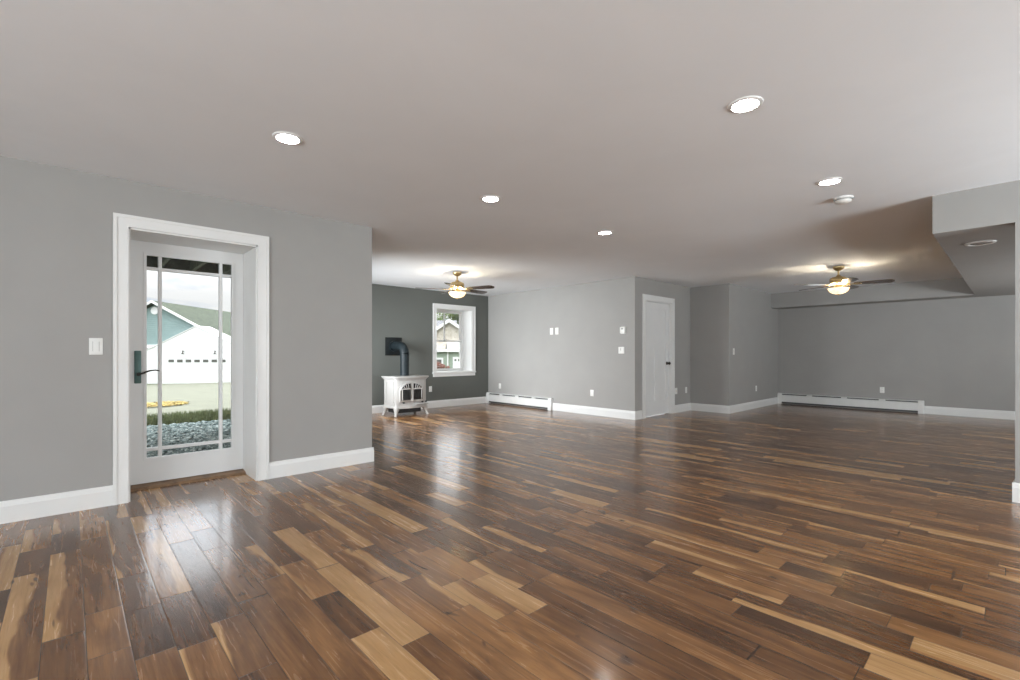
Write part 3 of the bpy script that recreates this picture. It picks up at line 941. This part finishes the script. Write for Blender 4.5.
strip('ground_verge', GRASSG, 9.95, 12.2, -8, 40)
strip('ground_kerb', KERB, 12.2, 12.75, -8, 40, 0.01)
strip('ground_driveway', DRIVE, 12.75, 41.0, -8, 17, 0.0, 6)
strip('ground_lawn', GRASSG, 12.75, 41.0, 17, 60, 0.0, 6)
strip('ground_beyond', GRASSG, 41.0, 120.0, -60, 120, -0.02)

# loose river gravel below the deck
random.seed(3)
verts, faces = [], []
ico = [(0, 0, 1), (0.894, 0, 0.447), (0.276, 0.851, 0.447), (-0.724, 0.526, 0.447), (-0.724, -0.526, 0.447), (0.276, -0.851, 0.447),
       (0.724, 0.526, -0.447), (-0.276, 0.851, -0.447), (-0.894, 0, -0.447), (-0.276, -0.851, -0.447), (0.724, -0.526, -0.447), (0, 0, -1)]
icf = [(0, 1, 2), (0, 2, 3), (0, 3, 4), (0, 4, 5), (0, 5, 1), (1, 6, 2), (2, 7, 3), (3, 8, 4), (4, 9, 5), (5, 10, 1), (2, 6, 7), (3, 7, 8), (4, 8, 9), (5, 9, 10), (1, 10, 6)]
for i in range(8500):
    x = random.uniform(-0.3, 2.6); y = random.uniform(5.15, 9.9)
    if y < 8.8 and x > 1.93: continue
    r = random.uniform(0.014, 0.036)
    sq = random.uniform(0.5, 0.8)
    a = random.uniform(0, 6.28); ca, sa = math.cos(a), math.sin(a)
    k = len(verts)
    e = random.uniform(0.65, 1.2)
    for (vx, vy, vz) in ico[:11]:
        vx *= r * e; vy *= r
        verts.append((x + vx * ca - vy * sa, y + vx * sa + vy * ca, -0.098 + r * sq * 0.4 + vz * r * sq))
    faces += [tuple(k + j for j in f_) for f_ in icf]
me = bpy.data.meshes.new('gravel'); me.from_pydata(verts, [], faces)
m, nt, bs = material('river_gravel')
ns = nt.n('ShaderNodeTexVoronoi'); nt.put(ns.inputs['Vector'], nt.pos()); ns.inputs['Scale'].default_value = 24
cc = nt.n('ShaderNodeSeparateColor'); nt.put(cc.inputs[0], ns.outputs['Color'])
nt.put(bs.inputs['Base Color'], nt.ramp(cc.outputs[0], [(0.0, (0.035, 0.055, 0.055)), (0.45, (0.10, 0.145, 0.14)), (0.8, (0.20, 0.25, 0.24)), (1.0, (0.42, 0.47, 0.45))]))
bs.inputs['Roughness'].default_value = 0.8
me.materials.append(m)
o = bpy.data.objects.new('gravel', me); COL.objects.link(o)
tag(o, 'blue grey river gravel spread outside the glazed door', 'gravel', kind='stuff')
# grass of the verge
verts, faces = [], []
for i in range(14000):
    x = random.uniform(-0.6, 3.8); y = random.uniform(9.98, 12.2)
    h = random.uniform(0.05, 0.13); a = random.uniform(0, 6.28); w = 0.008
    lx, ly = random.uniform(-0.05, 0.05), random.uniform(-0.05, 0.05)
    k = len(verts); z = gz_(y)
    verts += [(x - w * math.cos(a), y - w * math.sin(a), z), (x + w * math.cos(a), y + w * math.sin(a), z), (x + lx, y + ly, z + h)]
    faces.append((k, k + 1, k + 2))
me = bpy.data.meshes.new('grass'); me.from_pydata(verts, [], faces)
me.materials.append(simple('grass_blades', (0.085, 0.105, 0.042), 0.8, var=0.45, vscale=6))
o = bpy.data.objects.new('grass', me); COL.objects.link(o)
tag(o, 'green grass strip between the gravel and the driveway', 'grass', kind='stuff')
# yellow leaves blown together on the driveway edge
verts, faces = [], []
for i in range(1500):
    a = random.uniform(0, 6.28); q = math.sqrt(random.random())
    x = 1.75 + 0.75 * q * math.cos(a) + 0.1 * math.sin(a); y = 16.2 + 1.0 * q * math.sin(a)
    s = random.uniform(0.03, 0.06); b_ = random.uniform(0, 6.28); z = gz_(y) + random.uniform(0.005, 0.05)
    k = len(verts)
    for j in range(4):
        c_ = b_ + j * PI / 2
        rr = s if j % 2 == 0 else s * 0.55
        verts.append((x + rr * math.cos(c_), y + rr * math.sin(c_), z + random.uniform(0, 0.02)))
    faces.append((k, k + 1, k + 2, k + 3))
me = bpy.data.meshes.new('fallen_leaves'); me.from_pydata(verts, [], faces)
me.materials.append(simple('yellow_leaves', (0.34, 0.25, 0.06), 0.7, var=0.3, vscale=8))
o = bpy.data.objects.new('fallen_leaves', me); COL.objects.link(o)
tag(o, 'patch of yellow fallen leaves lying on the driveway', 'leaves', kind='stuff')

# timber deck above the glazed door
DECK = simple('weathered_deck_timber', (0.13, 0.135, 0.095), 0.85, var=0.35, vscale=9)
DECK2 = simple('deck_boards', (0.26, 0.22, 0.13), 0.85, var=0.25, vscale=5)
dk = thing('timber_deck', 'dark timber deck seen from below through the top of the glazed door', 'deck', (0, 0, 0))
x0, x1, yd0, yd1 = -3.5, 2.0, 5.062, 8.55
mb = MB()
for k in range(24):
    yy = yd0 + k * 0.145
    if yy + 0.14 > yd1: break
    mb.box(x0, x1, yy, yy + 0.139, 2.56, 2.60)
mb.build('deck_boards', DECK2, dk)
for k in range(14):
    xx = x0 + 0.02 + k * 0.40
    if xx > x1 - 0.05: break
    MB().box(xx, xx + 0.045, yd0 + 0.045, yd1 - 0.05, 2.36, 2.56).build('joist', DECK, dk)
MB().box(x0, x1, yd1 - 0.05, yd1, 2.33, 2.58).build('rim_board', DECK, dk)
MB().box(x0, x1, yd0, yd0 + 0.045, 2.36, 2.56).build('ledger_board', DECK, dk)

# ---- neighbouring houses
def local_frame(right, depth, alpha, z):
    """matrix of a house frame: x along its front, y away from the viewer"""
    th = R(46.97)
    f = Vector((math.cos(th), math.sin(th), 0)); r = Vector((math.sin(th), -math.cos(th), 0))
    o = f * depth + r * right
    ang = math.atan2(r.y, r.x) + alpha
    return (o.x, o.y, z), ang
def clap(name, col, per=0.16):
    m, nt, bs = material(name)
    z = nt.sep(nt.pos())[2]
    fr = nt.m('FRACT', nt.m('DIVIDE', z, per))
    n_ = nt.noise(nt.pos(), 1.5, 3)
    c = nt.ramp(n_, [(0.3, tuple(q * 0.92 for q in col)), (0.7, tuple(q * 1.06 for q in col))])
    nt.put(bs.inputs['Base Color'], c)
    bs.inputs['Roughness'].default_value = 0.75
    nt.put(bs.inputs['Normal'], nt.bump(fr, 0.8, 0.03))
    return m
def shingles(name, a, b):
    m, nt, bs = material(name)
    v = nt.n('ShaderNodeTexVoronoi'); nt.put(v.inputs['Vector'], nt.pos()); v.inputs['Scale'].default_value = 5.5
    cc = nt.n('ShaderNodeSeparateColor'); nt.put(cc.inputs[0], v.outputs['Color'])
    nt.put(bs.inputs['Base Color'], nt.ramp(cc.outputs[0], [(0.0, a), (1.0, b)]))
    bs.inputs['Roughness'].default_value = 0.9
    return m
TEAL = clap('teal_clapboard', (0.20, 0.275, 0.27))
WHITES = clap('white_clapboard', (0.70, 0.70, 0.70))
WTRIM = simple('white_house_trim', (0.62, 0.62, 0.61), 0.6, var=0.02)
GROOF = shingles('green_shingles', (0.034, 0.046, 0.030), (0.066, 0.082, 0.052))
DPANE = simple('dark_pane', (0.10, 0.10, 0.09), 0.15)
def gable_roof(mb, ac, ze, zp, half, over, b0, b1, th=0.16):
    """two slopes over a gable centred at ac, eave height ze, peak zp"""
    sl = (zp - ze) / half
    xo = half + over
    zo = zp - sl * xo
    for s in (-1, 1):
        mb.prism([(ac, zp), (ac + s * xo, zo), (ac + s * xo, zo + th), (ac, zp + th)], b0, b1, 'y')
def rake(mb, ac, zp, sl, half, over, b, w=0.14):
    xo = half + over
    for s in (-1, 1):
        mb.prism([(ac, zp + 0.17), (ac + s * xo, zp - sl * xo + 0.17), (ac + s * xo, zp - sl * xo - w + 0.12), (ac, zp - w + 0.12)], b - 0.06, b, 'y')

loc, ang = local_frame(-23.30, 35.0, 0.0, 0)
hs = thing('garage_house', 'teal gabled house with white garage wing seen through the glazed door', 'house', loc, ang)
G0 = -1.12
MX, MZ, ME, MH = -3.89, 5.00, 1.78, 6.0    # main gable: centre, peak, eave, half width
MS = (MZ - ME) / MH
MB().box(MX - MH, MX + MH, 1.2, 15.0, G0, ME).build('lower_wall', WHITES, hs)
MB().prism([(MX - MH, ME), (MX + MH, ME), (MX, MZ - 0.08)], 1.2, 15.0, 'y').build('gable_wall', TEAL, hs)
mb = MB(); gable_roof(mb, MX, ME, MZ, MH, 0.45, 0.8, 15.5); mb.build('main_roof', GROOF, hs)
mb = MB(); rake(mb, MX, MZ, MS, MH, 0.45, 0.8); mb.build('rake_trim', WTRIM, hs)
MB().box(MX - MH - 0.1, MX + MH + 0.1, 1.08, 1.2, ME - 0.24, ME + 0.02).build('frieze_board', WTRIM, hs)
MB().box(MX - MH, -2.72, 1.0, 1.19, 1.40, 1.50).build('dark_band', simple('dark_band_grey', (0.10, 0.11, 0.11), 0.5), hs)  # dark band below the frieze board
mb = MB()
mb.lathe([(0.0, 0.0), (0.26, 0.0), (0.30, 0.02), (0.30, 0.06), (0, 0.06)], 28, Matrix.Translation((MX - 0.05, 1.2, 4.42)) @ Matrix.Rotation(R(90), 4, 'X'))
mb.build('gable_vent', WTRIM, hs, smooth=True)
# white garage wing
MB().prism([(-3.7, G0), (4.6, G0), (4.6, 0.95), (0.0, 3.12), (-3.7, 1.35)], 0.0, 1.4, 'y').build('garage_wall', WHITES, hs)
mb = MB(); gable_roof(mb, 0.0, 1.10, 3.14, 4.2, 0.2, -0.05, 1.7, 0.06); mb.build('garage_roof', WTRIM, hs)
gd = MB().box(-2.6, 2.8, -0.04, 0.02, G0, 1.05).build('garage_door', WTRIM, hs)
for k in range(7):
    xx = -2.01 + k * 0.638
    MB().box(xx, xx + 0.40, -0.055, -0.035, 0.47, 0.68).build('door_window', DPANE, gd)
mb = MB()
for k in range(8):
    mb.box(-2.6, 2.8, -0.045, -0.038, G0 + 0.27 * k, G0 + 0.27 * k + 0.012)
mb.build('panel_joint', GREYM, gd)
for xx in (-0.895, 1.48):
    mb = MB()
    mb.tube([(xx, -0.02, 1.26), (xx + 0.05, -0.22, 1.34), (xx + 0.12, -0.34, 1.26), (xx + 0.14, -0.36, 1.18)], 0.03, 8)
    mb.lathe([(0.03, 0.12), (0.06, 0.07), (0.17, 0.0), (0.0, 0.02)], 14, Matrix.Translation((xx + 0.14, -0.36, 1.07)), cap=False)
    mb.build('barn_lamp', BRONZE, hs)

# green house seen through the window
SAGE = clap('sage_clapboard', (0.26, 0.315, 0.245), 0.2)
BEIGE = shingles('beige_shingles', (0.34, 0.305, 0.255), (0.46, 0.42, 0.36))
GREYR = shingles('grey_shingles', (0.13, 0.13, 0.14), (0.22, 0.22, 0.23))
loc, ang = local_frame(-6.01, 45.0, 0.0, 0)
h2 = thing('green_house', 'sage green house with beige shingled gable seen through the window', 'house', loc, ang)
G1 = -1.10
MB().box(-6.0, 6.0, 0.0, 8.0, G1, 1.30).build('wall', SAGE, h2)
MB().prism([(-2.6, 1.3), (3.0, 1.3), (3.0, 2.4), (0.17, 4.30), (-2.6, 2.45)], 0.6, 8.0, 'y').build('gable_wall', BEIGE, h2)
mb = MB(); gable_roof(mb, 0.17, 2.38, 4.32, 2.85, 0.25, 0.3, 8.2, 0.12); mb.build('gable_roof', GREYR, h2)
mb = MB(); rake(mb, 0.17, 4.32, 0.68, 2.85, 0.25, 0.3, 0.30); mb.build('rake_trim', WTRIM, h2)
mb = MB()
mb.prism([(-0.35, 1.56), (-0.35, 1.62), (0.62, 2.30), (0.62, 2.22)], -5.5, -0.1, 'x')
mb.prism([(-0.1, 1.56), (0.85, 2.28), (-0.1, 2.28)], 0.55, 0.62, 'y')
mb.build('porch_roof', BEIGE, h2)
mb = MB(); mb.box(0.0, 5.8, -0.2, 0.6, 1.55, 2.25); mb.build('upper_wall', WHITES, h2)
mb = MB(); mb.box(-6.1, 6.1, -0.4, 0.0, 1.28, 1.56); mb.build('eave_fascia', WTRIM, h2)
wn_ = MB().box(-1.15, -0.36, -0.06, 0.0, -0.15, 0.72).build('window', WTRIM, h2)
MB().box(-0.98, -0.52, -0.075, -0.055, 0.12, 0.55).build('pane', DPANE, wn_)
MB().box(0.02, 0.14, -0.12, 0.0, G1, 1.28).build('downspout', WTRIM, h2)
gd = MB().box(0.56, 3.2, -0.06, 0.0, G1, 0.80).build('garage_door', WTRIM, h2)
for k in range(5):
    MB().box(0.72 + k * 0.34, 0.90 + k * 0.34, -0.075, -0.055, 0.40, 0.60).build('door_window', DPANE, gd)
MB().box(-7.5, -0.6, 9.0, 14.0, G1, 3.1).build('rear_wing_wall', WTRIM, h2)
mb = MB(); mb.prism([(8.6, 3.1), (11.5, 5.1), (14.4, 3.1)], -8.0, -0.35, 'x'); mb.build('rear_wing_roof', GREYR, h2)

# foliage
def foliage(name, mat, parent, c, rad, n, leaf, seed):
    rnd = random.Random(seed)
    vs, fs = [], []
    blobs = [(Vector((rnd.gauss(0, 0.45) * rad[0], rnd.gauss(0, 0.45) * rad[1], rnd.gauss(0, 0.42) * rad[2])), rnd.uniform(0.25, 0.5)) for _ in range(16)]
    for i in range(n):
        bc, br = rnd.choice(blobs)
        d = Vector((rnd.gauss(0, 1), rnd.gauss(0, 1), rnd.gauss(0, 1))).normalized()
        p = Vector(c) + bc + Vector((d.x * rad[0], d.y * rad[1], d.z * rad[2])) * br * (0.6 + 0.4 * rnd.random())
        u = Vector((rnd.gauss(0, 1), rnd.gauss(0, 1), rnd.gauss(0, 1))).normalized()
        v = u.orthogonal().normalized()
        k = len(vs)
        vs += [p + u * leaf, p + v * leaf * 0.5, p - u * leaf, p - v * leaf * 0.5]
        fs.append((k, k + 1, k + 2, k + 3))
    me = bpy.data.meshes.new(name); me.from_pydata([tuple(v) for v in vs], [], fs)
    me.materials.append(mat)
    o = bpy.data.objects.new(name, me); COL.objects.link(o); o.parent = parent
    return o
BARK = simple('bark', (0.10, 0.075, 0.05), 0.9, var=0.2)
LEAFG = simple('green_leaves', (0.12, 0.165, 0.045), 0.7, var=0.5, vscale=1.2)
LEAFR = simple('russet_leaves', (0.20, 0.075, 0.05), 0.7, var=0.4, vscale=4)
def at(right, depth):
    th = R(46.97)
    return (math.cos(th) * depth + math.sin(th) * right, math.sin(th) * depth - math.cos(th) * right)
p = at(-7.0, 62)
tr = thing('tree', 'leafy green tree rising behind the green house', 'tree', (p[0], p[1], gz_(p[1])))
MB().tube([(0, 0, -0.3), (0.1, 0, 2.5), (0.0, 0.1, 6.5)], [0.28, 0.22, 0.10], 10).build('trunk', BARK, tr)
foliage('crown', LEAFG, tr, (0.0, 0.0, 7.4), (2.6, 2.6, 2.4), 5200, 0.16, 5)
p = at(-6.55, 43.2)
sh = thing('shrub', 'russet shrub standing before the green house window', 'shrub', (p[0], p[1], gz_(p[1])))
foliage('foliage', LEAFR, sh, (0, 0, 0.75), (0.75, 0.75, 0.65), 1800, 0.07, 9)
MB().tube([(0, 0, -0.05), (0, 0, 0.8)], 0.04, 8).build('stem', BARK, sh)
